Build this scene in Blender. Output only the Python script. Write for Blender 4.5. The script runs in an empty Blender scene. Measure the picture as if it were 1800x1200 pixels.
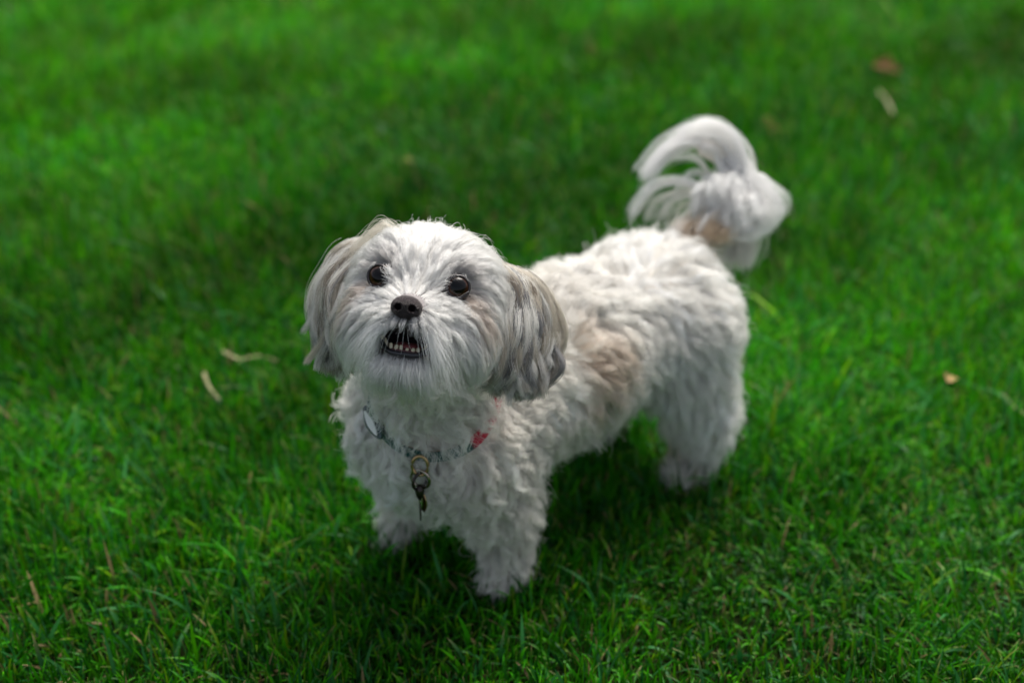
import bpy, math, random
import numpy as np
from mathutils import Vector, Matrix

R = math.radians
rng = np.random.default_rng(7)
random.seed(7)
scene = bpy.context.scene
COL = scene.collection

# ------------------------------------------------------------------ camera
CAM = np.array([0.0, 0.0, 0.859]); PITCH = R(30.0); FPX = 2500.0
cam_d = bpy.data.cameras.new('camera')
cam = bpy.data.objects.new('camera', cam_d); COL.objects.link(cam)
cam.location = CAM; cam.rotation_euler = (R(90) - PITCH, 0, 0)
cam_d.sensor_width = 36.0; cam_d.lens = 50.0
cam_d.clip_start = 0.02; cam_d.clip_end = 2000
cam_d.dof.use_dof = True; cam_d.dof.focus_distance = 1.10
cam_d.dof.aperture_fstop = 2.7; cam_d.dof.aperture_blades = 0
scene.camera = cam

# ------------------------------------------------------------------ light
w = bpy.data.worlds.new('World'); scene.world = w; w.use_nodes = True
wt = w.node_tree; bg = wt.nodes['Background']
sky = wt.nodes.new('ShaderNodeTexSky'); sky.sky_type = 'NISHITA'; sky.sun_disc = False
SUN_EL, SUN_AZ = R(58), R(28)            # azimuth measured from +Y (behind the dog) towards +X
sky.sun_elevation = SUN_EL; sky.sun_rotation = SUN_AZ
sky.air_density = 1.0; sky.dust_density = 5.0; sky.ozone_density = 1.0
hs = wt.nodes.new('ShaderNodeHueSaturation'); hs.inputs['Saturation'].default_value = 0.55
wt.links.new(sky.outputs[0], hs.inputs['Color']); wt.links.new(hs.outputs[0], bg.inputs[0]); bg.inputs[1].default_value = 0.10
sd = bpy.data.lights.new('sun', 'SUN'); sd.energy = 2.6; sd.angle = R(35); sd.color = (1.0, 0.95, 0.87)
so = bpy.data.objects.new('sun', sd); COL.objects.link(so)
sv = Vector((math.sin(SUN_AZ) * math.cos(SUN_EL), math.cos(SUN_AZ) * math.cos(SUN_EL), math.sin(SUN_EL)))
so.rotation_euler = sv.to_track_quat('Z', 'Y').to_euler(); so.location = sv * 20
scene.view_settings.view_transform = 'Standard'; scene.view_settings.look = 'None'
scene.view_settings.exposure = 0.74; scene.view_settings.gamma = 1.0
scene.cycles.max_bounces = 10; scene.cycles.diffuse_bounces = 4; scene.cycles.glossy_bounces = 4
scene.cycles.transmission_bounces = 8; scene.cycles.transparent_max_bounces = 8
scene.cycles.caustics_reflective = False

# ------------------------------------------------------------------ helpers
CP, SP = math.cos(PITCH), math.sin(PITCH)
def at(px, py, d):
    """point at depth d (metres along the optical axis) seen at photo pixel px, py"""
    x = (px - 900) / FPX * d; v = (600 - py) / FPX * d
    return np.array([x, d * CP + v * SP, CAM[2] - d * SP + v * CP])
def ground(px, py):
    a = PITCH + math.atan((py - 600) / FPX)
    y = CAM[2] / math.tan(a); d = y * CP + CAM[2] * SP
    return np.array([(px - 900) / FPX * d, y, 0.0])
def unit(v):
    v = np.asarray(v, float); return v / np.maximum(np.linalg.norm(v, axis=-1, keepdims=True), 1e-9)
def tagit(o, label=None, cat=None, group=None, kind=None):
    if label: o['label'] = label
    if cat: o['category'] = cat
    if group: o['group'] = group
    if kind: o['kind'] = kind
    return o
def mesh_obj(name, V, F, mat=None, parent=None, smooth=True):
    me = bpy.data.meshes.new(name)
    me.from_pydata([tuple(v) for v in V], [], [tuple(int(i) for i in f) for f in F]); me.update()
    if smooth: me.polygons.foreach_set('use_smooth', [True] * len(me.polygons))
    if mat: me.materials.append(mat)
    o = bpy.data.objects.new(name, me); COL.objects.link(o)
    if parent: o.parent = parent
    return o
def empty(name, loc):
    o = bpy.data.objects.new(name, None); COL.objects.link(o); o.location = loc; o.empty_display_size = 0.02
    return o
def adopt(child, par):
    """parent with world geometry kept where it is"""
    child.parent = par
    m = Matrix.Translation(par.location) if par.type == 'EMPTY' else Matrix.Identity(4)
    if par.parent is None: child.matrix_parent_inverse = m.inverted()
def vnoise(P, scale, seed, octaves=5):
    """smooth 3-vector noise from summed sines"""
    r = np.random.default_rng(seed); out = np.zeros_like(P)
    for k in range(octaves):
        Kx = r.normal(size=(3, 3)) * scale; ph = r.uniform(0, 6.28, 3)
        out += np.sin(P @ Kx + ph)
    return out / math.sqrt(octaves)

# --- materials
def new_mat(name):
    m = bpy.data.materials.new(name); m.use_nodes = True
    return m, m.node_tree.nodes, m.node_tree.links, m.node_tree.nodes['Principled BSDF']
def pmat(name, col, rough=0.5, metal=0.0, coat=0.0, bump=0.0, bscale=300, var=0.0, spec=0.5):
    m, N, L, b = new_mat(name)
    b.inputs['Base Color'].default_value = (*col, 1); b.inputs['Roughness'].default_value = rough
    b.inputs['Metallic'].default_value = metal; b.inputs['Coat Weight'].default_value = coat
    b.inputs['Specular IOR Level'].default_value = spec
    tc = N.new('ShaderNodeTexCoord')
    if var:
        nz = N.new('ShaderNodeTexNoise'); nz.inputs['Scale'].default_value = bscale * 0.3; nz.inputs['Detail'].default_value = 4
        mx = N.new('ShaderNodeMix'); mx.data_type = 'RGBA'
        mx.inputs[6].default_value = (*[c * (1 - var) for c in col], 1); mx.inputs[7].default_value = (*[min(1, c * (1 + var)) for c in col], 1)
        L.new(tc.outputs['Object'], nz.inputs['Vector']); L.new(nz.outputs[0], mx.inputs[0]); L.new(mx.outputs[2], b.inputs['Base Color'])
    if bump:
        vo = N.new('ShaderNodeTexVoronoi'); vo.inputs['Scale'].default_value = bscale
        bp = N.new('ShaderNodeBump'); bp.inputs['Strength'].default_value = bump; bp.inputs['Distance'].default_value = 0.001
        L.new(tc.outputs['Object'], vo.inputs['Vector']); L.new(vo.outputs[0], bp.inputs['Height']); L.new(bp.outputs[0], b.inputs['Normal'])
    return m
def hair_mat(name, rough=0.38, radial=0.45):
    m = bpy.data.materials.new(name); m.use_nodes = True; N = m.node_tree.nodes; L = m.node_tree.links
    N.remove(N['Principled BSDF']); out = N['Material Output']
    a = N.new('ShaderNodeAttribute'); a.attribute_name = 'tint'
    h = N.new('ShaderNodeBsdfHairPrincipled'); h.model = 'CHIANG'; h.parametrization = 'COLOR'
    h.inputs['Roughness'].default_value = rough; h.inputs['Radial Roughness'].default_value = radial
    h.inputs['Coat'].default_value = 0.0; h.inputs['Random Roughness'].default_value = 0.2
    L.new(a.outputs['Color'], h.inputs['Color'])
    b = N.new('ShaderNodeBsdfPrincipled'); b.inputs['Roughness'].default_value = 0.5; b.inputs['Specular IOR Level'].default_value = 0.4
    L.new(a.outputs['Color'], b.inputs['Base Color']); mx = N.new('ShaderNodeMixShader'); mx.inputs[0].default_value = 0.55
    L.new(h.outputs[0], mx.inputs[1]); L.new(b.outputs[0], mx.inputs[2]); L.new(mx.outputs[0], out.inputs[0])
    return m

# --- implicit surfaces
def smin(a, b, k):
    h = np.clip(0.5 + 0.5 * (b - a) / k, 0, 1)
    return b * (1 - h) + a * h - k * h * (1 - h)
def cone(P, a, b, ra, rb):
    a = np.asarray(a, float); b = np.asarray(b, float); ab = b - a
    t = np.clip((P - a) @ ab / (ab @ ab), 0, 1)
    return np.linalg.norm(P - a - t[..., None] * ab, axis=-1) - (ra + (rb - ra) * t)
def ell(P, c, r, M=None):
    q = P - np.asarray(c)
    if M is not None: q = q @ M.T
    r = np.asarray(r, float)
    k0 = np.linalg.norm(q / r, axis=-1); k1 = np.linalg.norm(q / (r * r), axis=-1)
    return k0 * (k0 - 1.0) / np.maximum(k1, 1e-6)
def surface_net(f, lo, hi, h):
    n = np.ceil((np.array(hi) - np.array(lo)) / h).astype(int) + 1
    ax = [lo[i] + h * np.arange(n[i]) for i in range(3)]
    G = np.empty(n)
    for i, x in enumerate(ax[0]):
        Y, Z = np.meshgrid(ax[1], ax[2], indexing='ij')
        G[i] = f(np.stack([np.full_like(Y, x), Y, Z], -1).reshape(-1, 3)).reshape(Y.shape)
    S = G < 0
    acc = np.zeros(tuple(n - 1) + (3,)); cnt = np.zeros(tuple(n - 1))
    for axis in range(3):
        o1, o2 = [k for k in range(3) if k != axis]
        for a in (0, 1):
            for b in (0, 1):
                sl0 = [None] * 3; sl1 = [None] * 3
                sl0[axis] = slice(0, n[axis] - 1); sl1[axis] = slice(1, n[axis])
                for o, q in ((o1, a), (o2, b)):
                    sl0[o] = sl1[o] = slice(q, n[o] - 1 + q)
                g0, g1 = G[tuple(sl0)], G[tuple(sl1)]
                m = (g0 < 0) != (g1 < 0)
                t = np.where(m, g0 / np.where(m, g0 - g1, 1), 0)
                acc[..., axis] += np.where(m, t, 0); acc[..., o1] += np.where(m, a, 0); acc[..., o2] += np.where(m, b, 0)
                cnt += m
    act = cnt > 0
    idx = -np.ones(act.shape, int); idx[act] = np.arange(act.sum())
    cells = np.argwhere(act)
    V = np.array(lo) + h * (cells + acc[act] / cnt[act][:, None])
    F = []
    for axis in range(3):
        o1, o2 = [(1, 2), (2, 0), (0, 1)][axis]
        sl0 = [slice(None)] * 3; sl1 = [slice(None)] * 3
        sl0[axis] = slice(0, -1); sl1[axis] = slice(1, None)
        s0, s1 = S[tuple(sl0)], S[tuple(sl1)]
        e = np.argwhere(s0 != s1)
        e = e[(e[:, o1] > 0) & (e[:, o2] > 0) & (e[:, o1] < n[o1] - 1) & (e[:, o2] < n[o2] - 1)]
        sg = s0[tuple(e.T)]
        def c(d1, d2):
            q = e.copy(); q[:, o1] += d1; q[:, o2] += d2; return idx[tuple(q.T)]
        quad = np.stack([c(-1, -1), c(0, -1), c(0, 0), c(-1, 0)], 1)
        quad[~sg] = quad[~sg][:, ::-1]
        F.append(quad)
    return V, np.concatenate(F)
def tube(pts, rad, nseg=10, closed=False, flat=None):
    """swept tube; flat=(width,thickness,normal) makes a strap section"""
    P = np.array(pts, float); n = len(P); V = []; F = []
    rad = np.broadcast_to(rad, (n,))
    T = np.roll(P, -1, 0) - np.roll(P, 1, 0) if closed else np.gradient(P, axis=0)
    T = unit(T); up = np.array([0.1, 0.2, 0.97])
    for i in range(n):
        a = unit(np.cross(T[i], up if flat is None else flat[i])); b = np.cross(a, T[i])
        for k in range(nseg):
            an = 2 * math.pi * k / nseg
            V.append(P[i] + rad[i] * (a * math.cos(an) + b * math.sin(an)))
    for i in range(n if closed else n - 1):
        j = (i + 1) % n
        for k in range(nseg):
            k2 = (k + 1) % nseg
            F.append((i * nseg + k, i * nseg + k2, j * nseg + k2, j * nseg + k))
    if not closed:
        F.append(tuple(range(nseg))[::-1]); F.append(tuple((n - 1) * nseg + k for k in range(nseg)))
    return V, F
def catmull(C, n):
    """C: (K,...,3) control points -> (n,...,3) samples"""
    C = np.asarray(C, float); K = len(C); out = []
    E = np.concatenate([[2 * C[0] - C[1]], C, [2 * C[-1] - C[-2]]])
    for u in np.linspace(0, K - 1 - 1e-6, n):
        i = int(u); t = u - i; p0, p1, p2, p3 = E[i:i + 4]
        out.append(0.5 * (2 * p1 + (p2 - p0) * t + (2 * p0 - 5 * p1 + 4 * p2 - p3) * t * t + (3 * p1 - p0 - 3 * p2 + p3) * t ** 3))
    return np.array(out)

# ------------------------------------------------------------------ the dog's skeleton
FWD = unit([-0.76, -0.65, 0]); LEFT = np.array([-FWD[1], FWD[0], 0.0]); UP = np.array([0, 0, 1.0])
PAW_FL = np.array([-0.004, 1.030, 0]); PAW_FR = np.array([-0.104, 1.100, 0])
PAW_HL = np.array([0.184, 1.200, 0]); PAW_HR = np.array([0.098, 1.285, 0])
FM = (PAW_FL + PAW_FR) / 2; HM = (PAW_HL + PAW_HR) / 2
CR = np.array([1.0, 0, 0]); CU = np.array([0, SP, CP])
HC = at(750, 529, 1.135)                                   # centre of the skull
c0 = unit(CAM - HC)
HF = unit(c0 - 0.18 * CR + 0.05 * CU)
HU = CU * math.cos(R(8)) + CR * math.sin(R(8)); HU = unit(HU - HF * (HU @ HF))
HL = np.cross(HU, HF)
HM3 = np.stack([HF, HL, HU])                              # world -> head (F, L, U)
def hd(f, l, u): return HC + f * HF + l * HL + u * HU
def to_head(P): return (P - HC) @ HM3.T

EYE = {s: hd(0.0405, s * 0.0295, 0.0125) for s in (-1, 1)}; EYE_R = 0.0107
NOSE = hd(0.076, 0, -0.008)
MOUTH = hd(0.062, 0.0, -0.040)

N0 = hd(0.074, 0, -0.004)
Nq = to_head(N0[None])[0]
def z(p, h): return np.array([p[0], p[1], h])
SH = [FM + LEFT * 0.042 + FWD * .008, FM - LEFT * 0.042 + FWD * .008]
HP = [HM + LEFT * 0.042 - FWD * 0.006, HM - LEFT * 0.042 - FWD * 0.006]
TAIL = [z(HM - FWD * 0.045, 0.232), at(1245, 400, 1.44), at(1292, 365, 1.46), at(1305, 318, 1.455), at(1275, 275, 1.44), at(1240, 262, 1.42)]
def sdf_head(P):
    d = ell(P, hd(-0.006, 0, 0.006), (0.052, 0.058, 0.048), HM3)
    d = smin(d, cone(P, hd(0.015, 0, -0.016), hd(0.058, 0, -0.015), 0.034, 0.0185), 0.018)
    for s in (-1, 1):
        d = smin(d, ell(P, hd(0.018, s * 0.030, -0.025), (0.03, 0.026, 0.025), HM3), 0.015)     # cheeks
        d = smin(d, cone(P, hd(0.035, s * 0.012, -0.022), hd(0.058, s * 0.011, -0.024), 0.02, 0.0135), 0.01)
    d = smin(d, cone(P, hd(0.0, 0, -0.036), hd(0.048, 0, -0.0475), 0.026, 0.0150), 0.012)         # lower jaw
    for s in (-1, 1):
        d = np.maximum(d, -(np.linalg.norm(P - (EYE[s] + HF * 0.004), axis=-1) - EYE_R * 0.98))
    cav = ell(P, hd(0.064, 0, -0.0335), (0.028, 0.0195, 0.0078), HM3)
    d = np.maximum(d, -cav)
    return d
def sdf_trunk(P):
    d = cone(P, z(FM + FWD * 0.012, 0.165), z((FM + HM) / 2, 0.178), 0.068, 0.068)
    d = smin(d, cone(P, z((FM + HM) / 2, 0.178), z(HM + FWD * 0.002, 0.186), 0.068, 0.060), 0.02)
    d = smin(d, cone(P, z(FM + FWD * 0.015, 0.195), hd(-0.035, 0, -0.03), 0.056, 0.040), 0.03)
    return d
def sdf_legs(P):
    d = np.full(len(P), 9.0)
    for S_, W in zip(SH, (PAW_FL, PAW_FR)):
        e = z(S_ * 0.5 + W * 0.5 - FWD * 0.012, 0.088)
        d = smin(d, cone(P, z(S_, 0.15), e, 0.036, 0.023), 0.02)
        d = smin(d, cone(P, e, z(W, 0.035), 0.023, 0.0150), 0.01)
        d = smin(d, cone(P, z(W, 0.022), z(W + FWD * 0.014, 0.014), 0.0145, 0.012), 0.008)
    for S_, W in zip(HP, (PAW_HL, PAW_HR)):
        k = z(S_ * 0.55 + W * 0.45 + FWD * 0.002, 0.118); h = z(W - FWD * 0.010, 0.066)
        d = smin(d, cone(P, z(S_, 0.17), k, 0.043, 0.032), 0.02)
        d = smin(d, cone(P, k, h, 0.034, 0.026), 0.015)
        d = smin(d, cone(P, h, z(W - FWD * .005, 0.02), 0.025, 0.016), 0.01)
        d = smin(d, cone(P, z(W, 0.018), z(W + FWD * 0.018, 0.015), 0.016, 0.014), 0.008)
    return d
def sdf_tail(P):
    d = np.full(len(P), 9.0)
    for a, b in zip(TAIL[:-1], TAIL[1:]): d = smin(d, cone(P, a, b, 0.011, 0.009), 0.006)
    return d
def sdf(P):
    d = smin(sdf_trunk(P), sdf_legs(P), 0.03)
    d = smin(d, sdf_tail(P), 0.012)
    return smin(d, sdf_head(P), 0.018)
def grad(P, e=0.0015):
    g = np.stack([sdf(P + e * np.eye(3)[k]) - sdf(P - e * np.eye(3)[k]) for k in range(3)], 1)
    return unit(g)

dog = empty('dog', tuple(z((FM + HM) / 2, 0)))
tagit(dog, 'small fluffy white dog with long grey ears standing on the lawn and looking up', 'dog')

BV, BF = surface_net(sdf, (-0.22, 0.84, -0.006), (0.34, 1.44, 0.41), 0.0035)
skin, N_, L_, b_ = new_mat('dog_skin')
b_.inputs['Roughness'].default_value = 0.7
at_ = N_.new('ShaderNodeAttribute'); at_.attribute_name = 'tint'; L_.new(at_.outputs['Color'], b_.inputs['Base Color'])
body = mesh_obj('body', BV, BF, skin); adopt(body, dog)

# colour of the coat at a point
def mixc(c, a, k): return c * (1 - k[:, None]) + np.array(a) * k[:, None]
def hit(px, py):
    d = np.linspace(1.0, 1.7, 350); Q = np.array([at(px, py, k) for k in d]); return Q[np.argmax(sdf(Q) < 0.004)]
PATCH = [(hit(1064, 638), 0.038, (0.76, 0.62, 0.49)), (hit(1010, 560), 0.012, (0.84, 0.78, 0.70)),
         (hit(1235, 418), 0.017, (0.55, 0.40, 0.26)), (hit(1050, 700), 0.020, (0.74, 0.62, 0.50)),
         (hit(1150, 415), 0.016, (0.72, 0.60, 0.45)), (hit(1185, 775), 0.022, (0.66, 0.55, 0.40))]
WHITE = np.array([0.92, 0.90, 0.85])
def coat_col(P):
    c = np.tile(WHITE, (len(P), 1))
    c *= (1 + 0.05 * vnoise(P, 40, 3)[:, :1])
    c = mixc(c, (0.80, 0.75, 0.66), np.clip(0.25 + 0.5 * vnoise(P, 25, 9)[:, 0], 0, 0.7))
    for pc, pr, pcol in PATCH:
        dd = np.linalg.norm(P - pc + 0.004 * vnoise(P, 120, 5), axis=1)
        k = np.clip(1.25 - dd / pr, 0, 1); c = mixc(c, pcol, k * k * (3 - 2 * k))
    return c
def head_col(P):
    q = to_head(P); c = np.tile(np.array([0.85, 0.84, 0.81]), (len(P), 1))
    for s in (-1, 1):
        e = to_head(EYE[s][None])[0]
        d = np.linalg.norm((q - e) * np.array([1, 1, 0.9]), axis=1)
        k = np.clip(1.65 - d / 0.0112, 0, 1); c = mixc(c, (0.16, 0.11, 0.09), 0.85 * k)
        d = np.linalg.norm(q - (e + np.array([0, s * 0.010, -0.017])), axis=1)
        k = np.clip(1.4 - d / 0.013, 0, 1); c = mixc(c, (0.40, 0.28, 0.19), 0.85 * k)
        d = np.linalg.norm(q - np.array([-0.005, s * 0.056, 0.02]), axis=1)
        k = np.clip(1.3 - d / 0.026, 0, 1); c = mixc(c, (0.62, 0.56, 0.48), 0.6 * k)
    d = np.linalg.norm(q - np.array([0.070, 0, -0.023]), axis=1)
    k = np.clip(1.4 - d / 0.013, 0, 1); c = mixc(c, (0.20, 0.20, 0.23), 0.9 * k)
    d = np.linalg.norm((q - np.array([0.060, 0, -0.045])) * np.array([1, 0.7, 1]), axis=1)
    k = np.clip(1.4 - d / 0.011, 0, 1); c = mixc(c, (0.10, 0.09, 0.10), 0.9 * k)
    k = np.clip((-0.038 - q[:, 2]) / 0.03, 0, 1); c = mixc(c, (0.72, 0.66, 0.54), 0.6 * k)
    return c
# skin colours: pinkish cream, dark inside the mouth and round the eyes
q = to_head(BV); sc_ = coat_col(BV) * np.array([0.86, 0.82, 0.78])
inh = np.linalg.norm(q, axis=1) < 0.085
sc_[inh] = head_col(BV[inh]) * np.array([0.7, 0.66, 0.64])
kn = np.clip(1.5 - np.linalg.norm(q - Nq, axis=1) / 0.024, 0, 0.85); sc_ = mixc(sc_, (0.16, 0.145, 0.15), kn)
dm = ell(BV, hd(0.064, 0, -0.0335), (0.028, 0.0195, 0.0078), HM3)
k = np.clip(1.0 - (dm - 0.0008) / 0.004, 0, 1); k[np.abs(dm) > 0.01] = 0
sc_ = mixc(sc_, (0.015, 0.008, 0.009), k)
for s in (-1, 1):
    k = np.clip((EYE_R + 0.004 - np.linalg.norm(BV - EYE[s], axis=1)) / 0.003, 0, 1)
    sc_ = mixc(sc_, (0.02, 0.014, 0.012), k)
ca = body.data.color_attributes.new('tint', 'FLOAT_COLOR', 'POINT')
ca.data.foreach_set('color', np.concatenate([sc_, np.ones((len(sc_), 1))], 1).astype(np.float32).ravel())

# ------------------------------------------------------------------ fur machinery
TRI = np.concatenate([BF[:, [0, 1, 2]], BF[:, [0, 2, 3]]])
TA, TB, TC = BV[TRI[:, 0]], BV[TRI[:, 1]], BV[TRI[:, 2]]
TAREA = 0.5 * np.linalg.norm(np.cross(TB - TA, TC - TA), axis=1); TCEN = (TA + TB + TC) / 3
def sample(n, weight):
    p = TAREA * weight(TCEN); p /= p.sum()
    i = rng.choice(len(TRI), n, p=p); u, v = rng.random(n), rng.random(n)
    m = u + v > 1; u[m], v[m] = 1 - u[m], 1 - v[m]
    return TA[i] + u[:, None] * (TB[i] - TA[i]) + v[:, None] * (TC[i] - TA[i])
def thin(P, r):
    """poisson-like thinning so that guides spread evenly"""
    keep = []; cell = {}
    for i, p in enumerate(P):
        k = tuple((p // r).astype(int)); ok = True
        for dx in (-1, 0, 1):
            for dy in (-1, 0, 1):
                for dz in (-1, 0, 1):
                    for j in cell.get((k[0] + dx, k[1] + dy, k[2] + dz), ()):
                        if ((P[j] - p) ** 2).sum() < r * r: ok = False; break
                    if not ok: break
                if not ok: break
            if not ok: break
        if ok: keep.append(i); cell.setdefault(k, []).append(i)
    return P[keep]
def grow(P, comb, length, nseg=10, lift=0.5, bend=0.35, grav=0.05, amp=0.0, wl=0.025, fluff=0.008, jit=0.2):
    n = len(P); nm = grad(P); length = np.broadcast_to(length, (n,)); lift = np.broadcast_to(lift, (n,))[:, None]
    def tang(Q, g):
        c = comb(Q); c = c - g * (c * g).sum(1, keepdims=True); return unit(c)
    j = rng.normal(size=(n, 3)) * jit
    d = unit(nm * lift + tang(P, nm) * (1 - lift) + j); pts = [P]; p = P.copy()
    step = (length / nseg)[:, None]
    fl = np.broadcast_to(fluff, (n,)) * rng.uniform(0.6, 1.3, n)
    for s in range(nseg):
        g = grad(p); t = (s + 1) / nseg
        d = unit(d * (1 - bend) + (tang(p, g) + j) * bend + np.array([0, 0, -1.0]) * grav)
        p = p + d * step
        f = sdf(p); need = fl * min(1, t * 1.6) - f
        p = p + g * np.clip(need, 0, 0.01)[:, None]
        pts.append(p)
    G = np.stack(pts, 1)
    if np.any(np.asarray(amp) > 0):
        amp = np.broadcast_to(amp, (n,))[:, None, None]; wl = np.broadcast_to(wl, (n,))
        s = np.linspace(0, 1, nseg + 1)[None] * (length / wl)[:, None] * 2 * math.pi + rng.uniform(0, 6.28, n)[:, None]
        T = unit(G[:, -1] - G[:, 0]); e1 = unit(np.cross(T, nm)); e2 = unit(np.cross(T, e1))
        sg = rng.choice([-1, 1], n)[:, None]
        off = np.cos(s)[..., None] * e1[:, None] + (np.sin(s) * sg)[..., None] * e2[:, None] * 0.7
        off = off - off[:, :1]
        G = G + off * amp * (np.linspace(0, 1, nseg + 1)[None, :, None] ** 0.8)
    return G
def nearest(A, B):
    out = np.empty(len(A), int); b2 = (B * B).sum(1)
    for i in range(0, len(A), 4000):
        a = A[i:i + 4000]; out[i:i + 4000] = np.argmin(b2[None] - 2 * a @ B.T, axis=1)
    return out
def children(G, roots, clump=(0.55, 0.95), lenv=(0.6, 1.1), frizz=0.0012, stray=0.04, cfac=1.0):
    gi = nearest(roots, G[:, 0]); K = G.shape[1]; n = len(roots)
    t = np.linspace(0, 1, K)[None, :, None]
    c = np.minimum(rng.uniform(*clump, n) * cfac, 0.96)[:, None, None]; lv = rng.uniform(*lenv, n)
    st = rng.random(n) < stray; c[st] *= 0.2; lv[st] *= 1.1
    Gs = G[gi]
    # length change: resample along the guide
    u = np.linspace(0, 1, K)[None] * np.minimum(lv, 1)[:, None] * (K - 1); i0 = np.minimum(u.astype(int), K - 2); fr = (u - i0)[..., None]
    ar = np.arange(n)[:, None]; Gr = Gs[ar, i0] * (1 - fr) + Gs[ar, i0 + 1] * fr
    off = (roots - Gs[:, 0])[:, None]
    P = Gr + off * (1 - c * t ** 0.75)
    ph = rng.uniform(0, 6.28, (n, 1, 3)); fq = rng.uniform(3, 8, (n, 1, 3))
    fz = frizz * rng.uniform(0.3, 1.5, (n, 1, 1)) * np.where(st, 3.0, 1.0)[:, None, None]
    P = P + (np.sin(ph + fq * t) - np.sin(ph)) * fz * t ** 0.7
    return P, gi
def make_hair(name, P, tint, mat, r0=0.00017, tip=0.35):
    n, K, _ = P.shape
    cu = bpy.data.hair_curves.new(name); cu.add_curves([K] * n)
    cu.attributes['position'].data.foreach_set('vector', P.astype(np.float32).ravel())
    ra = cu.attributes.get('radius') or cu.attributes.new('radius', 'FLOAT', 'POINT')
    rr = (r0 * rng.uniform(0.7, 1.3, (n, 1)) * np.linspace(1, tip, K)[None] ** 0.8).astype(np.float32)
    ra.data.foreach_set('value', rr.ravel())
    if tint.ndim == 2: tint = np.repeat(tint[:, None], K, 1)
    col = np.concatenate([np.clip(tint, 0.002, 0.97), np.ones((n, K, 1))], 2).astype(np.float32)
    ca = cu.attributes.new('tint', 'FLOAT_COLOR', 'POINT'); ca.data.foreach_set('color', col.ravel())
    cu.materials.append(mat)
    o = bpy.data.objects.new(name, cu); COL.objects.link(o)
    return o
FUR = hair_mat('fur'); FUR_LONG = hair_mat('long_fur', 0.3, 0.4)
def sm(x, a, b):
    t = np.clip((x - a) / (b - a), 0, 1); return t * t * (3 - 2 * t)

# ------------------------------------------------------------------ collar frame (used to part the fur)
CC = np.array([-0.068, 1.035, 0.228]); CFRONT = np.array([-0.077, 0.965, 0.172])
cx = unit(CFRONT - CC); CN = unit(np.cross(cx, CR)); cy = np.cross(CN, cx)
def collar_pt(a, r=None):
    # hugs the neck: marches out until it is clear of the skin
    d = cx * math.cos(a) + cy * math.sin(a)
    return d

# ------------------------------------------------------------------ body coat
def is_head(P):
    q = to_head(P); return (np.linalg.norm(q - np.array([0.01, 0, -0.012]), axis=1) < 0.078) & (q[:, 0] > -0.045) & (q[:, 2] > -0.046)
def vis(P):
    g = unit(CAM - P); return g
def w_body(P):
    w = np.where(is_head(P), 0.0, 1.0)
    w *= np.where(P[:, 2] < 0.006, 0.15, 1) * np.where(P[:, 2] < 0.06, 1.6, 1)
    w *= np.where((sdf_tail(P) < 0.004) & (np.linalg.norm(P - TAIL[0], axis=1) > 0.045), 0.0, 1)
    return w
def comb_body(P):
    w = sm(P[:, 2], 0.05, 0.13)
    c = -FWD[None] * (0.55 * w[:, None]) + np.array([0, 0, -0.85])[None]
    return unit(c + 0.55 * vnoise(P, 45, 21) + 0.25 * vnoise(P, 130, 22))
FRONTNESS = lambda P: ((P - FM) @ FWD)
def facing(P, k=0.45):
    g = grad(P); return np.where((g * unit(CAM - P)).sum(1) > -0.25, 1.0, k)
R0 = sample(26000, w_body); R0 = thin(R0, 0.0052)
lg = np.full(len(R0), 0.027)
lg += 0.008 * sm(FRONTNESS(R0), -0.03, 0.03) * sm(R0[:, 2], 0.05, 0.1)
lg = np.where(R0[:, 2] < 0.10, np.minimum(lg, 0.023), lg)
lg = np.where(R0[:, 2] < 0.055, 0.013, lg); low_ = sm(-R0[:, 2], -0.085, -0.05)
lg = lg * rng.uniform(0.8, 1.2, len(R0))
ampb = 0.0013 + 0.0040 * sm(FRONTNESS(R0), -0.06, 0.02)
GB = grow(R0, comb_body, lg, nseg=10, lift=0.34 + 0.20 * sm(FRONTNESS(R0), -0.10, 0.0) - 0.15 * low_, bend=0.26, grav=0.16, amp=ampb * (1 - 0.5 * low_), wl=rng.uniform(0.018, 0.032, len(R0)), fluff=0.012 - 0.006 * low_, jit=0.28)
CRoots = sample(210000, lambda P: w_body(P)); CRoots = CRoots[facing(CRoots) > rng.random(len(CRoots))]
PB, gi = children(GB, CRoots, clump=(0.35, 0.95), frizz=0.0016, stray=0.07, cfac=0.45 + 0.85 * sm(FRONTNESS(CRoots), -0.10, 0.0))
# part the coat where the collar shows
COLLAR_N = 96
gtint = coat_col(CRoots) * (1 + 0.10 * rng.normal(size=(len(R0), 1)))[gi] * rng.uniform(0.94, 1.05, (len(CRoots), 1))

# collar path: a ring round the neck, just clear of the skin
ca_ = np.linspace(0, 2 * math.pi, COLLAR_N, endpoint=False); cpts = []
for a in ca_:
    d = cx * math.cos(a) + cy * math.sin(a); s_ = np.linspace(0.02, 0.11, 60); Q = CC + d * s_[:, None]
    f = sdf(Q); k_ = np.argmax(f > 0.0); cpts.append(s_[k_])
cr = np.array(cpts); 
for _ in range(14): cr = (np.roll(cr, 1) + 2 * cr + np.roll(cr, -1)) / 4
front = np.exp(-((np.minimum(ca_, 2 * math.pi - ca_)) / 1.1) ** 2)
cr = np.minimum(cr, 0.095) + 0.000 + 0.012 * front
CRING = CC + (np.cos(ca_)[:, None] * cx + np.sin(ca_)[:, None] * cy) * cr[:, None]
near = CRING[front > 0.12]
for a_ in np.linspace(-1.0, -0.4, 7):
    k_ = int(round((a_ % (2 * math.pi)) / (2 * math.pi) * COLLAR_N)) % COLLAR_N; near = np.concatenate([near, CRING[k_][None] + 0.006 * unit(CRING[k_] - CC)[None] + CN * 0.003, CRING[k_][None] + 0.006 * unit(CRING[k_] - CC)[None] - CN * 0.003])
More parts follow.
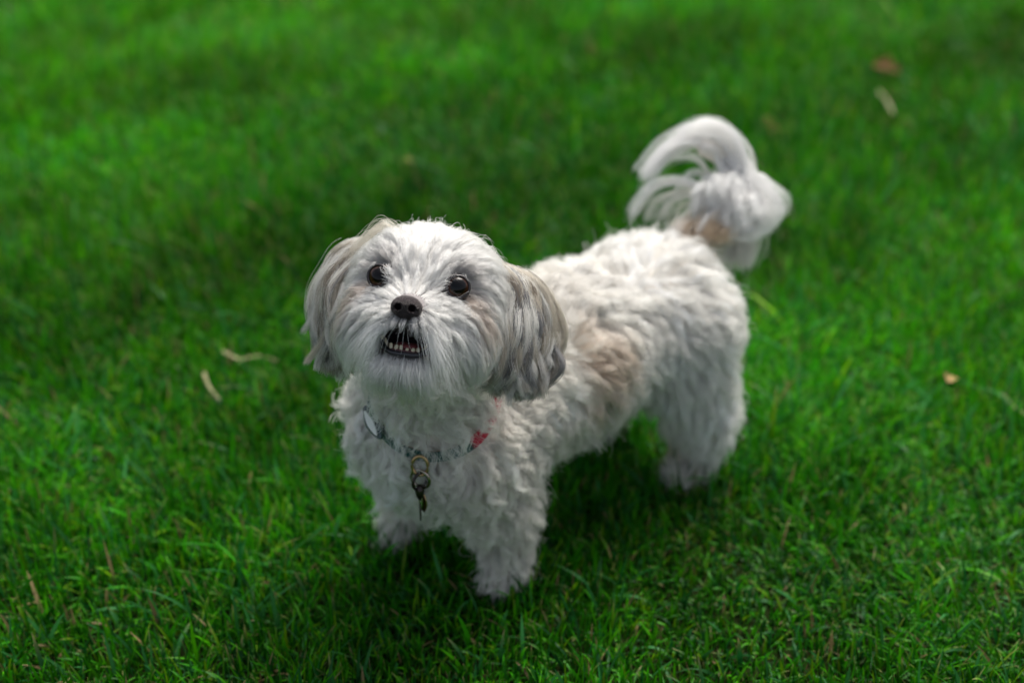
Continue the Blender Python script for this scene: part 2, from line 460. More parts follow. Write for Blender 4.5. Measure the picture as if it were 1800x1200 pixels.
def near_collar(P, r):
    n, K, _ = P.shape; m = np.zeros(n, bool)
    for k_ in range(0, K, 1):
        for i in range(0, n, 20000):
            d2 = ((P[i:i + 20000, k_, None] - near[None]) ** 2).sum(-1).min(1); m[i:i + 20000] |= d2 < r * r
    return m
sel = np.linalg.norm(CRoots - CC, axis=1) < 0.12
kill = np.zeros(len(CRoots), bool)
# only strands that would lie in front of the strap go, most of them
m = near_collar(PB[sel], 0.0080); kill[np.where(sel)[0][m]] = True
kill &= rng.random(len(kill)) < np.where(np.abs((CRoots - CC) @ cy) < 0.026, 0.66, 0.97)
coat = make_hair('coat', PB[~kill], gtint[~kill], FUR, 0.00017); adopt(coat, dog)

# ------------------------------------------------------------------ face and head hair
def comb_head(P):
    q = to_head(P); d = q - Nq
    d = unit(d)
    c = d.copy()
    # brow: sweep up and then out to both sides; temples: down
    side = np.sign(q[:, 1]) ; al = np.abs(q[:, 1])
    top = sm(q[:, 2], 0.012, 0.035)
    c[:, 1] += side * 0.75 * top * sm(al, 0.002, 0.03)
    c[:, 2] += 0.35 * top * (1 - sm(al, 0.01, 0.035))
    low = sm(-q[:, 2], 0.0, 0.03)
    c[:, 2] -= 0.50 * low
    c[:, 2] -= 0.95 * sm(al, 0.036, 0.052)
    c[:, 0] -= 0.3 * top
    # part round the eyes
    for s in (-1, 1):
        e = to_head(EYE[s][None])[0]; v = q - e; dd = np.linalg.norm(v, axis=1)
        c += unit(v) * (1.1 * np.exp(-(dd / 0.016) ** 2))[:, None]
    wv = c @ HM3
    return unit(wv + 0.07 * vnoise(P, 90, 33))
def head_len(P):
    q = to_head(P); L = np.full(len(P), 0.034)
    dn = np.linalg.norm(q - Nq, axis=1)
    L = L * (0.28 + 0.72 * sm(dn, 0.006, 0.045))
    for s in (-1, 1):
        d = np.linalg.norm(q - to_head(EYE[s][None])[0], axis=1); L *= 0.35 + 0.65 * sm(d, 0.010, 0.026)
    al = np.abs(q[:, 1])
    L += 0.010 * sm(q[:, 2], 0.02, 0.035)
    L += 0.009 * sm(al, 0.022, 0.045) * sm(-q[:, 2], -0.01, 0.02)            # cheeks
    L += 0.012 * sm(-q[:, 2], 0.012, 0.028) * sm(q[:, 0], 0.03, 0.05) * sm(al, 0.004, 0.014)  # moustache
    L = L * (1 - 0.45 * sm(-q[:, 2], 0.024, 0.040))  # chin
    return L
def w_head(P):
    q = to_head(P); w = np.where(is_head(P), 1.0, 0.0)
    for s in (-1, 1): w *= np.linalg.norm(P - EYE[s], axis=1) > EYE_R + 0.0012
    w *= np.linalg.norm((q - Nq) * np.array([1, 1, 1.15]), axis=1) > 0.0118
    w *= ell(P, hd(0.064, 0, -0.0335), (0.028, 0.0225, 0.0100), HM3) > 0.0006
    return w.astype(float)
R1 = thin(sample(14000, lambda P: w_head(P) * (1 + 1.5 * (to_head(P)[:, 0] > 0.03))), 0.0036)
lh = head_len(R1) * rng.uniform(0.85, 1.2, len(R1))
qr = to_head(R1)
liftH = 0.16 + 0.18 * sm(-qr[:, 2], -0.01, 0.01) + 0.25 * sm(-np.linalg.norm(qr - Nq, axis=1), -0.03, -0.012)
GH = grow(R1, comb_head, lh, nseg=12, lift=liftH, bend=0.30, grav=0.05, amp=0.0008 * (1 - 0.8 * sm(qr[:, 2], 0.012, 0.03)) + 0.0028 * sm(-qr[:, 2], 0.036, 0.048), wl=0.03, fluff=0.007, jit=0.07)
HR = sample(85000, lambda P: w_head(P) * (1 + 0.9 * (to_head(P)[:, 0] > 0.03)) * (0.45 + 0.55 * sm(np.linalg.norm(to_head(P) - Nq, axis=1), 0.014, 0.032)))
HQ = to_head(HR); PH, gi = children(GH, HR, clump=(0.15, 0.85), frizz=0.0011, stray=0.07, cfac=1 - 0.75 * sm(HQ[:, 2], 0.012, 0.032))
tint = head_col(HR) * (1 + 0.07 * rng.normal(size=(len(R1), 1)))[gi]
tint = np.repeat(tint[:, None], PH.shape[1], 1)
tt = np.linspace(0, 1, PH.shape[1])[None, :, None]
tint = tint * (1 - 0.35 * tt) + (0.35 * tt) * np.array([0.90, 0.89, 0.87])     # pale tips
def cull_face(P):
    q = to_head(P.reshape(-1, 3)).reshape(P.shape); m = np.zeros(len(P), bool)
    for s in (-1, 1):
        e = to_head(EYE[s][None])[0]
        v = q - e; lat = np.linalg.norm(v[..., 1:], axis=-1)
        lat2 = np.sqrt((v[..., 1] - (0.0042 * s if s < 0 else 0.0008)) ** 2 + ((v[..., 2] + 0.0008) * 1.22) ** 2)
        m |= ((lat2 < (0.0068 if s < 0 else 0.0080)) & (v[..., 0] > 0.002)).any(1)
    v = q - Nq; m |= ((np.sqrt(v[..., 1] ** 2 + (v[..., 2] * 1.15) ** 2) < 0.0112) & (v[..., 0] > -0.006)).any(1)
    v = q - np.array([0.06, 0, -0.0345])
    wd = 0.0215 - 0.50 * np.clip(v[..., 2] + 0.004, 0, 0.012)
    mm = ((np.abs(v[..., 1]) < wd) & (v[..., 2] > -0.0105) & (v[..., 2] < 0.0062 - 0.30 * np.abs(v[..., 1])) & (v[..., 0] > -0.02)).any(1)
    m |= mm & (rng.random(len(P)) < 0.993)
    return m
kc = cull_face(PH)
k2 = near_collar(PH, 0.0045) & (rng.random(len(PH)) < 0.7)
ok = ~(kc | k2)
head_hair = make_hair('head_hair', PH[ok], tint[ok], FUR_LONG, 0.00014, 0.3); adopt(head_hair, dog)

# ------------------------------------------------------------------ ears
EARSKIN = pmat('ear_skin', (0.30, 0.22, 0.18), 0.7)
def ear(side, inner, outer, n_locks, n_str, pale):
    """inner / outer: control curves in head space (F, L, U) of the ear's front and back edge"""
    I = np.array([hd(*p) for p in inner]); O = np.array([hd(*p) for p in outer])
    # the leathery flap: upper 55 % of the shape, a few mm thick
    K = 12; us = np.linspace(0.04, 0.96, 7); rows = []
    for u in us: rows.append(catmull(I * (1 - u) + O * u, 30)[:18:2])
    rows = np.array(rows); nr, nc = rows.shape[:2]
    nrm = unit(np.cross(rows[-1, nc // 2] - rows[0, nc // 2], rows[3, -1] - rows[3, 0])) * 0.0015
    V = list((rows + nrm).reshape(-1, 3)) + list((rows - nrm).reshape(-1, 3)); F = []; S = nr * nc
    for i in range(nr - 1):
        for j in range(nc - 1):
            a, b, c, d = i * nc + j, i * nc + j + 1, (i + 1) * nc + j + 1, (i + 1) * nc + j
            F += [(a, b, c, d), (a + S, d + S, c + S, b + S)]
    rim = [i * nc for i in range(nr)] + [(nr - 1) * nc + j for j in range(1, nc)] + [i * nc + nc - 1 for i in range(nr - 2, -1, -1)] + [j for j in range(nc - 2, 0, -1)]
    for a, b in zip(rim, rim[1:] + rim[:1]): F.append((a, b, b + S, a + S))
    e = mesh_obj('ear', V, F, EARSKIN); adopt(e, dog)
    nl = n_locks; u = np.sort(rng.random(nl)); layer = rng.uniform(-1, 1, nl)
    C = I[:, None] * (1 - u)[None, :, None] + O[:, None] * u[None, :, None]
    kk = np.linspace(0, 1, len(I))[:, None, None]
    thick = np.array([0.55, 1, 1, 0.8, 0.6][:len(I)])[:, None, None] * 0.0078
    out = unit(C[2] - HC); out = out[None] * thick * layer[None, :, None]
    C = C + out + rng.normal(size=C.shape) * 0.0022 * (0.3 + kk)
    G = catmull(C, 20).transpose(1, 0, 2)
    t0 = rng.uniform(0, 0.40, nl); t1 = 1.0 - 0.26 * rng.random(nl) ** 1.6
    K = 18; tq = (t0[:, None] + (t1 - t0)[:, None] * np.linspace(0, 1, K)[None]) * (G.shape[1] - 1)
    i0 = np.minimum(tq.astype(int), G.shape[1] - 2); fr = (tq - i0)[..., None]; ar = np.arange(nl)[:, None]
    G = G[ar, i0] * (1 - fr) + G[ar, i0 + 1] * fr
    s = np.linspace(0, 1, K)
    ph0 = 5 * u + rng.normal(0, 0.7, nl)
    wav = np.sin(s[None] * (11 + rng.normal(0, 1.0, nl))[:, None] + ph0[:, None]) * (0.0008 + 0.0030 * s)[None]
    G = G + wav[..., None] * (HL + 0.4 * HF)[None, None]
    flick = (s[None] ** 5) * rng.normal(0, 0.006, nl)[:, None]; G = G + flick[..., None] * HL[None, None]
    gi = rng.integers(0, nl, n_str); roots = G[gi, 0] + rng.normal(size=(n_str, 3)) * 0.0017
    t = s[None, :, None]; c = rng.uniform(0.1, 0.95, (n_str, 1, 1))
    P = G[gi] + (roots - G[gi, 0])[:, None] * (1 - c * t)
    ph = rng.uniform(0, 6.28, (n_str, 1, 3)); fq = rng.uniform(2, 6, (n_str, 1, 3))
    P = P + (np.sin(ph + fq * t) - np.sin(ph)) * 0.0011 * t
    lv = rng.uniform(0.88, 1.02, n_str)[:, None, None]
    # colours: lock by lock, from cream to taupe to slate, greyer towards the tip
    tone = rng.random(nl); pal = np.array([(0.86, 0.84, 0.78), (0.54, 0.48, 0.38), (0.19, 0.15, 0.11), (0.17, 0.17, 0.18)])
    if pale: idx = np.where(tone < 0.50, 0, np.where(tone < 0.84, 1, np.where(tone < 0.93, 2, 3)))
    else: idx = np.where(tone < 0.44, 0, np.where(tone < 0.76, 1, np.where(tone < 0.86, 2, 3)))
    base = pal[idx][gi]
    dark = np.array([0.13, 0.13, 0.135]); tc = base[:, None] * (1 - (0.30 if pale else 0.42) * t ** 1.4) + dark * ((0.30 if pale else 0.42) * t ** 1.4)
    h = make_hair('ear_hair', P, tc, FUR_LONG, 0.00016, 0.4)
    adopt(h, dog); h.parent = e; h.matrix_parent_inverse = Matrix.Identity(4); e_w = e.matrix_parent_inverse
    return e
# dog's left ear (right in the photo)
ear(1, [(-0.008, 0.050, 0.036), (-0.004, 0.062, 0.020), (0.004, 0.066, -0.010), (0.002, 0.066, -0.045), (-0.004, 0.066, -0.066)],
       [(-0.034, 0.048, 0.038), (-0.034, 0.080, 0.027), (-0.034, 0.100, -0.010), (-0.030, 0.103, -0.038), (-0.026, 0.088, -0.066)], 210, 12000, False)
# dog's right ear (left in the photo)
ear(-1, [(-0.010, -0.046, 0.034), (-0.006, -0.058, 0.020), (-0.002, -0.068, -0.008), (-0.006, -0.068, -0.045), (-0.012, -0.062, -0.070)],
        [(-0.030, -0.046, 0.044), (-0.030, -0.076, 0.036), (-0.032, -0.095, 0.008), (-0.034, -0.095, -0.030), (-0.030, -0.082, -0.062)], 170, 9500, True)

# ------------------------------------------------------------------ tail plume: locks that spill off the curled tail
def locks(name, specs, mat, col, r0=0.00017, cull=None, frizz=0.0018):
    allP = []; allT = []
    for (C, n, spread, endspread, cl) in specs:
        G = catmull(C, 14); s = np.linspace(0, 1, 14)[None, :, None]
        o = rng.normal(size=(n, 3)) * rng.choice([0.5, 1.0, 1.7], (n, 1))
        o2 = rng.normal(size=(n, 3))
        P = G[None] + o[:, None] * (spread * (1 - s) + endspread * s * 0.6) + o2[:, None] * endspread * 0.45 * s
        ph = rng.uniform(0, 6.28, (n, 1, 3)); fq = rng.uniform(2, 6, (n, 1, 3))
        P = P + (np.sin(ph + fq * s) - np.sin(ph)) * frizz * s
        allP.append(P); allT.append(np.tile(cl, (n, 1)) * rng.uniform(0.93, 1.04, (n, 1)))
    allP = np.concatenate(allP); allT = np.concatenate(allT)
    if cull is not None: k = ~cull(allP); allP = allP[k]; allT = allT[k]
    return make_hair(name, allP, allT, mat, r0, 0.35)
T0 = 1.44
W_ = np.array([0.94, 0.93, 0.91]); CRM = np.array([0.80, 0.74, 0.58]); TAN = np.array([0.56, 0.42, 0.28])
def tp(*a): return [at(x, y, T0 + dz) for (x, y, dz) in a]
spec = []
# top arches: up from the curl, over and down to the left
arch = [(((1290, 335), (1282, 262), (1232, 232), (1175, 255), (1130, 312)), 150, .0050, .0026),
        (((1285, 335), (1262, 262), (1220, 243), (1172, 262), (1134, 305)), 150, .0050, .0026),
        (((1280, 340), (1255, 275), (1215, 254), (1170, 268), (1140, 300)), 130, .0045, .0030),
        (((1295, 330), (1292, 250), (1248, 216), (1212, 222), (1196, 238)), 80, .0026, .0016),
        (((1300, 340), (1304, 280), (1285, 240), (1255, 220), (1225, 222)), 90, .0032, .0020),
        (((1305, 340), (1308, 290), (1292, 255), (1268, 238), (1240, 236)), 120, .0050, .0030),
        (((1250, 345), (1222, 325), (1180, 316), (1138, 334), (1108, 378)), 55, .0016, .0009),
        (((1250, 348), (1215, 330), (1175, 318), (1142, 334), (1114, 372)), 30, .0014, .0014),
        (((1255, 358), (1218, 342), (1182, 342), (1152, 358), (1136, 388)), 60, .0020, .0012),
        (((1255, 362), (1222, 350), (1192, 352), (1168, 366), (1152, 392)), 50, .0020, .0016),
        (((1260, 370), (1232, 362), (1206, 366), (1186, 380), (1176, 398)), 60, .0024, .0018),
        (((1270, 345), (1238, 306), (1214, 304), (1198, 318), (1188, 336)), 28, .0016, .0012),
        (((1268, 340), (1230, 284), (1190, 280), (1166, 296), (1152, 318)), 40, .0020, .0016)]
for a, n_, sp_, es_ in arch:
    m_ = max(2, n_ // 18)
    for q_ in range(m_):
        dz = random.uniform(-0.018, 0.018); jx = random.gauss(0, 1) * sp_ * 1500; jy = random.gauss(0, 1) * sp_ * 1500; bj = random.uniform(-.5, .6)
        spec.append((tp(*[(x + jx * (1 - bj * i / 4) + random.uniform(-2, 2), y + jy * (1 - bj * i / 4) + random.uniform(-2.5, 2.5), dz - 0.004 * i) for i, (x, y) in enumerate(a)]), 24, .0013, .0007 + random.random() * .0012, (W_ if a[0][1] < 346 else (W_ * .6 + CRM * .4)) * random.uniform(.9, 1.03)))
for i in range(120):
    x0, y0 = random.uniform(1238, 1318), random.uniform(318, 390); a = random.uniform(-0.5, 0.5)
    dx = random.uniform(-30, 34); dz = random.uniform(-0.028, 0.022)
    spec.append((tp((x0, y0, dz), (x0 + dx * .4, y0 - 12, dz - .006), (x0 + dx * .8, y0 + random.uniform(-8, 10), dz - .012), (x0 + dx * 1.1, y0 + random.uniform(4, 24), dz - .014)), 44, 0.0026, 0.0016, W_ * random.uniform(.92, 1.03)))
for i in range(46):
    x0, y0 = random.uniform(1268, 1308), random.uniform(262, 330); x1, y1 = random.uniform(1300, 1342), random.uniform(325, 372); dz = random.uniform(-0.02, 0.022); b_ = random.uniform(4, 14)
    spec.append((tp((x0, y0, dz), (x0 * .65 + x1 * .35 + b_, y0 * .65 + y1 * .35, dz), (x0 * .3 + x1 * .7 + b_, y0 * .3 + y1 * .7, dz), (x1, y1, dz)), 34, 0.0024, 0.0014, W_ * random.uniform(.94, 1.03)))
for i in range(60):
    x0, y0 = random.uniform(1255, 1310), random.uniform(315, 388); x1, y1 = random.uniform(1322, 1356), random.uniform(345, 392); dz = random.uniform(-0.02, 0.022); b_ = random.uniform(-14, 14)
    spec.append((tp((x0, y0, dz), (x0 * .65 + x1 * .35, y0 * .65 + y1 * .35 + b_, dz), (x0 * .3 + x1 * .7, y0 * .3 + y1 * .7 + b_, dz), (x1, y1, dz)), 34, 0.0024, 0.0013, W_ * random.uniform(.94, 1.03)))
loop = [((1285, 330), (1320, 316), (1352, 336), (1373, 365), (1352, 396)), ((1300, 310), (1322, 308), (1345, 328), (1368, 352), (1368, 380)),
        ((1280, 388), (1315, 402), (1345, 400), (1366, 382), (1370, 358)), ((1265, 385), (1300, 402), (1335, 398), (1358, 378), (1364, 352)),
        ((1240, 372), (1275, 400), (1312, 410), (1342, 404), (1360, 386)), ((1265, 365), (1298, 376), (1328, 376), (1352, 370), (1368, 360)),
        ((1225, 372), (1255, 396), (1290, 410), (1318, 413), (1345, 400)), ((1300, 330), (1318, 330), (1335, 342), (1350, 352), (1360, 366))]
for a in loop:
    for rep in range(5):
        dz = random.uniform(-0.025, 0.025); jx_, jy_ = random.gauss(0, 5), random.gauss(0, 5); j = lambda: random.uniform(-3, 3)
        spec.append((tp(*[(x + jx_ + j(), y + jy_ + j(), dz) for (x, y) in a]), 24, 0.0014, 0.0008 + 0.0016 * random.random(), W_ * random.uniform(.92, 1.03)))
for i in range(12):
    x0 = random.uniform(1272, 1318)
    spec.append((tp((x0 - 8, random.uniform(385, 405), .01), (x0, 418, .008), (x0 + 4, 438, .006), (x0 - 2, random.uniform(455, 470), .004)), 130, 0.006, 0.004, W_ * .55 + CRM * .45))
for i in range(10):
    x0 = random.uniform(1175, 1285); y0 = 398 + (x0 - 1175) * 0.10
    spec.append((tp((x0 + 10, y0 - 8, -.02), (x0, y0 - 2, -.032), (x0 - 4, y0 + 6, -.036), (x0 - 2, y0 + 16, -.036)), 130, 0.005, 0.003, TAN if x0 > 1200 else (TAN * .4 + W_ * .6)))
tail_hair = locks('tail_hair', spec, FUR_LONG, None); adopt(tail_hair, dog)

# loose lock that stands off the crown by the far ear, long whiskers on the muzzle
wsp = []
for k_ in range(9):
    u_ = random.uniform(-.004, .004); v_ = random.uniform(-.003, .003)
    wsp.append(([hd(-.012 + u_, -.030, .047), hd(-.012 + u_, -.044, .055 + v_), hd(-.012 + u_, -.055 + v_, .050 + v_), hd(-.012, -.066 + v_, .030), hd(-.014, -.069 + v_ * 2, .010 + v_)], 14, 0.0016, 0.0022, np.array([.74, .69, .58])))
for s in (-1, 1):
    for k_ in range(34):
        u_ = random.uniform(0, 1); l0 = s * random.uniform(0.003, 0.016); out = s * random.uniform(0.012, 0.034)
        f0 = 0.070 - abs(l0) * .3
        wsp.append(([hd(f0, l0, -0.018 - u_ * .004), hd(f0 + .006, l0 + out * .35, -0.026), hd(f0 + .004, l0 + out * .75, -0.042 - u_ * .008), hd(f0 - .006, l0 + out, -0.058 - u_ * .014)], 5, 0.0012, 0.004, W_))
for k_ in range(110):
    l0 = random.uniform(-.019, .019); f_ = .0655 - 9 * l0 * l0; k2_ = random.uniform(.75, 1.1)
    wsp.append(([hd(f_ - .002, l0, -.0475 - random.uniform(0, .006)), hd(f_ + .004, l0 * 1.15, -.055), hd(f_ + .002, l0 * 1.3, -.055 - .009 * k2_), hd(f_ - .008, l0 * 1.5 + random.uniform(-.007, .007), -.055 - .016 * k2_)], 16, .0022, .004, np.array([.80, .80, .77])))
for k_ in range(15):
    l0 = random.uniform(-.008, .008)
    wsp.append(([hd(.071, l0, -.020), hd(.076, l0 * 1.2, -.028), hd(.074, l0 * 1.6, -.037), hd(.068, l0 * 2, -.040)], 1, .0006, .0012, W_))
brow = []
for s in (-1, 1):
    e = to_head(EYE[s][None])[0]
    for k_ in range(5):
        a_ = random.uniform(-0.9, 0.9); x0 = e[1] + 0.0085 * math.sin(a_); z0 = e[2] + 0.0098 * math.cos(a_) + random.uniform(0, .003)
        brow.append(([hd(e[0] + .0065, x0, z0), hd(e[0] + .0115, x0 + s * .0012, z0 - .0012), hd(e[0] + .0120, x0 + s * .0035, z0 - .0040), hd(e[0] + .0105, x0 + s * .0062, z0 - random.uniform(.0035, .0065))], 2, .0004, .0008, np.array([.72, .70, .67]) * random.uniform(.5, 1.1)))
    for k_ in range(13 if s < 0 else 5):       # hair of the bridge that crosses the inner corner
        z0 = e[2] + random.uniform(-.008, .006); x0 = e[1] - s * .0115
        brow.append(([hd(e[0] + .006, x0, z0), hd(e[0] + .012, x0 + s * .002, z0 + .001), hd(e[0] + .0125, x0 + s * .0045, z0 + .002), hd(e[0] + .0115, x0 + s * random.uniform(.006, .009), z0 + random.uniform(.001, .004))], 5, .0005, .0008, W_))
bh = locks('brow_hair', brow, FUR_LONG, None, 0.00009, frizz=0.0004); adopt(bh, dog)
wh = locks('muzzle_whiskers', wsp, FUR_LONG, None, 0.00013, cull=lambda P: cull_face(P) & (rng.random(len(P)) < 0.80)); adopt(wh, dog)

# ------------------------------------------------------------------ eyes
m, N, L, b = new_mat('eye'); b.inputs['Roughness'].default_value = 0.08; b.inputs['Coat Weight'].default_value = 0.0; b.inputs['Specular IOR Level'].default_value = 0.32
tc = N.new('ShaderNodeTexCoord'); sx = N.new('ShaderNodeSeparateXYZ'); L.new(tc.outputs['Object'], sx.inputs[0])
ac = N.new('ShaderNodeMath'); ac.operation = 'DIVIDE'; ac.inputs[1].default_value = EYE_R; L.new(sx.outputs[2], ac.inputs[0])
rp = N.new('ShaderNodeValToRGB'); L.new(ac.outputs[0], rp.inputs[0])
el = rp.color_ramp.elements; el[0].position = 0.40; el[0].color = (0.004, 0.004, 0.006, 1); el[1].position = 0.90; el[1].color = (0.002, 0.0015, 0.0015, 1)
for pos, c in ((0.47, (0.010, 0.014, 0.022, 1)), (0.54, (0.012, 0.008, 0.006, 1)), (0.64, (0.050, 0.018, 0.009, 1)), (0.80, (0.028, 0.010, 0.005, 1)), (0.86, (0.003, 0.002, 0.002, 1))):
    e_ = el.new(pos); e_.color = c
L.new(rp.outputs[0], b.inputs['Base Color']); EYEM = m
LID = pmat('eyelid', (0.018, 0.012, 0.012), 0.35, coat=0.3)
def uvsphere(r, nu=32, nv=20, sc=(1, 1, 1)):
    V = [(0, 0, r * sc[2])]; F = []
    for i in range(1, nv):
        for j in range(nu):
            th = math.pi * i / nv; ph = 2 * math.pi * j / nu
            V.append((r * sc[0] * math.sin(th) * math.cos(ph), r * sc[1] * math.sin(th) * math.sin(ph), r * sc[2] * math.cos(th)))
    V.append((0, 0, -r * sc[2])); e = len(V) - 1
    for j in range(nu):
        j2 = (j + 1) % nu; F.append((0, 1 + j, 1 + j2)); F.append((e, e - nu + j2, e - nu + j))
        for i in range(nv - 2): a = 1 + i * nu; F.append((a + j, a + nu + j, a + nu + j2, a + j2))
    return V, F
for s in (-1, 1):
    V, F = uvsphere(EYE_R, 40, 28)
    gaze = unit(HF + 0.12 * HL * 1 + 0.10 * HU + s * 0.12 * HL)
    x_ = unit(np.cross(UP, gaze)); y_ = np.cross(gaze, x_)
    V = [v[0] * x_ + v[1] * y_ + v[2] * gaze for v in np.array(V)]
    e = mesh_obj('eye', [Vector(v) for v in uvsphere(EYE_R, 40, 28)[0]], F, EYEM)
    M = Matrix(((x_[0], y_[0], gaze[0], EYE[s][0]), (x_[1], y_[1], gaze[1], EYE[s][1]), (x_[2], y_[2], gaze[2], EYE[s][2]), (0, 0, 0, 1)))
    e.matrix_world = M; e.parent = dog; e.matrix_parent_inverse = Matrix.Translation(dog.location).inverted()
    # almond shaped lid rim
    out = unit(HF + s * 0.30 * HL + 0.05 * HU); a_ = unit(np.cross(HU, out)); b2 = np.cross(out, a_)
    ring = []
    for k_ in range(40):
        an = 2 * math.pi * k_ / 40; d = out * 0.62 + a_ * math.cos(an) * 0.80 + b2 * math.sin(an) * 0.72
        ring.append(EYE[s] + unit(d) * (EYE_R + 0.0004))
    V, F = tube(ring, 0.00115, 8, True); lid = mesh_obj('eyelid', V, F, LID); adopt(lid, dog)

# ------------------------------------------------------------------ nose
def sdf_nose(q):       # local F, L, U around the nose
    d = ell(q, (0, 0, 0.0008), (0.0085, 0.0112, 0.0075))
    d = smin(d, ell(q, (-0.001, 0, -0.005), (0.0072, 0.0075, 0.0058)), 0.004)
    for s in (-1, 1):
        d = smin(d, ell(q, (0.0015, s * 0.0066, -0.0016), (0.0062, 0.0050, 0.0052)), 0.003)
        h = cone(q, np.array([0.013, s * 0.0058, -0.0012]), np.array([0.001, s * 0.0050, -0.0012]), 0.0031, 0.0021)
        h = np.minimum(h, cone(q, np.array([0.009, s * 0.0062, -0.0018]), np.array([0.006, s * 0.0108, -0.0042]), 0.0021, 0.0011))
        d = -smin(-d, h, 0.0012)
    g = cone(q, np.array([0.0098, 0, -0.001]), np.array([0.0075, 0, -0.011]), 0.0007, 0.0011)
    return -smin(-d, g, 0.001)
nv_, nf_ = surface_net(sdf_nose, (-0.011, -0.0145, -0.0135), (0.012, 0.0145, 0.0105), 0.0005)
NOSEM = pmat('nose_leather', (0.022, 0.013, 0.014), 0.42, bump=0.8, bscale=1300, var=0.6, spec=0.4)
nose = mesh_obj('nose', [NOSE + v @ HM3 for v in nv_], nf_, NOSEM); adopt(nose, dog)

# ------------------------------------------------------------------ mouth
LIPM = pmat('lip', (0.012, 0.012, 0.016), 0.28, coat=0.4, bump=0.2, bscale=500)
GUM = pmat('gum', (0.10, 0.03, 0.035), 0.4, coat=0.3); TONGUE = pmat('tongue', (0.34, 0.09, 0.09), 0.45, coat=0.3, bump=0.4, bscale=900)
TOOTH = pmat('tooth', (0.62, 0.55, 0.38), 0.3, coat=0.3, var=0.15, bscale=400)
JF, JU = 0.0530, -0.0425
V, F = tube([hd(JF + 0.0125 * math.cos(a), 0.0205 * math.sin(a), JU - 0.0012 + 0.010 * abs(math.sin(a)) ** 4) for a in np.linspace(-1.5, 1.5, 34)], 0.0021, 10)
lip = mesh_obj('lower_lip', V, F, LIPM); adopt(lip, dog)
V, F = tube([hd(JF - 0.0005 + 0.0112 * math.cos(a), 0.0178 * math.sin(a), JU + 0.0008) for a in np.linspace(-1.4, 1.4, 24)], 0.0017, 8)
gum = mesh_obj('gum', V, F, GUM); adopt(gum, dog)
def tooth(base, tip, r, blunt=0.6):
    base, tip = np.array(base), np.array(tip); d = tip - base; V = []; F = []; n = 12
    e1 = unit(np.cross(d, HF)); e2 = unit(np.cross(d, e1)); prof = [(0, 0.8), (0.25, 1), (0.55, 0.92), (0.8, blunt + .1), (0.94, blunt * .6), (1, 0.05)]
    for t, k in prof:
        for j in range(n):
            a = 2 * math.pi * j / n; V.append(base + d * t + r * k * (e1 * math.cos(a) + 0.7 * e2 * math.sin(a)))
    for i in range(len(prof) - 1):
        for j in range(n): F.append((i * n + j, i * n + (j + 1) % n, (i + 1) * n + (j + 1) % n, (i + 1) * n + j))
    F.append(tuple(range(n))[::-1]); F.append(tuple((len(prof) - 1) * n + j for j in range(n)))
    o = mesh_obj('tooth', V, F, TOOTH); adopt(o, dog); return o
for a in np.linspace(-0.62, 0.62, 6):
    p = hd(JF + 0.0108 * math.cos(a), 0.0176 * math.sin(a), JU + 0.0012); tooth(p, p + HU * (0.0042 + random.uniform(-.0014, .0010)) + HF * 0.0004 + HL * random.uniform(-.0011, .0011), random.uniform(.0013, .0019), 0.8)
for s in (-1, 1):
    p = hd(JF - 0.001 + 0.0108 * math.cos(1.0), s * 0.0176 * math.sin(1.0), JU + 0.001); tooth(p, p + HU * 0.0085 + HF * 0.0008 + s * HL * 0.0016, 0.0021, 0.35)
    p = hd(0.0585, s * 0.0190, -0.0285); tooth(p, p - HU * 0.0075 + HF * 0.0005, 0.0018, 0.35)
V, F = uvsphere(0.01, 24, 16)
tg = mesh_obj('tongue', [hd(0.046 + v[0] * 1.4, v[1] * 1.25, JU + 0.0045 + v[2] * 0.40 - 0.0008 * math.exp(-(v[1] / .002) ** 2)) for v in V], F, TONGUE); adopt(tg, dog)

# ------------------------------------------------------------------ collar (a thing of its own)
collar = empty('collar', tuple(CC)); tagit(collar, 'green and red webbing collar with hanging metal tags round the white dog neck', 'dog collar')
m, N, L, b = new_mat('collar_webbing'); b.inputs['Roughness'].default_value = 0.65
atn = N.new('ShaderNodeAttribute'); atn.attribute_name = 'tint'; L.new(atn.outputs['Color'], b.inputs['Base Color'])
wv = N.new('ShaderNodeTexWave'); wv.inputs['Scale'].default_value = 500; bp = N.new('ShaderNodeBump'); bp.inputs['Strength'].default_value = 0.3; bp.inputs['Distance'].default_value = 0.0004
tc = N.new('ShaderNodeTexCoord'); L.new(tc.outputs['Object'], wv.inputs[0]); L.new(wv.outputs[0], bp.inputs['Height']); L.new(bp.outputs[0], b.inputs['Normal']); WEB = m
cg = grad(CRING); cg = unit(cg + np.roll(cg, 1, 0) + np.roll(cg, -1, 0) + 0.6 * unit(CAM - CC)); ctan = unit(np.roll(CRING, -1, 0) - np.roll(CRING, 1, 0))
V = []; F = []; colr = []; sec = [(-0.0055, -0.0008), (0.0055, -0.0008), (0.0060, 0), (0.0055, 0.0008), (-0.0055, 0.0008), (-0.006, 0)]
for i in range(COLLAR_N):
    rad = unit(CRING[i] - CC); rad = unit(rad - CN * (rad @ CN))
    gn = cg[i]; wd_ = unit(np.cross(gn, ctan[i]))
    for (a, t_) in sec: V.append(CRING[i] + wd_ * a * 0.85 + gn * t_)
    an = ca_[i]; an = an - 2 * math.pi if an > math.pi else an
    for k_, (a, t_) in enumerate(sec):
        if 0.62 < (an if cy @ CR > 0 else -an) < 2.2: c = (0.52, 0.02, 0.05)
        elif k_ in (2, 5): c = (0.42, 0.20, 0.09)
        elif k_ in (0, 4): c = (0.02, 0.10, 0.09)
        else: c = (0.015, 0.075, 0.065)
        colr.append((*c, 1))
n = len(sec)
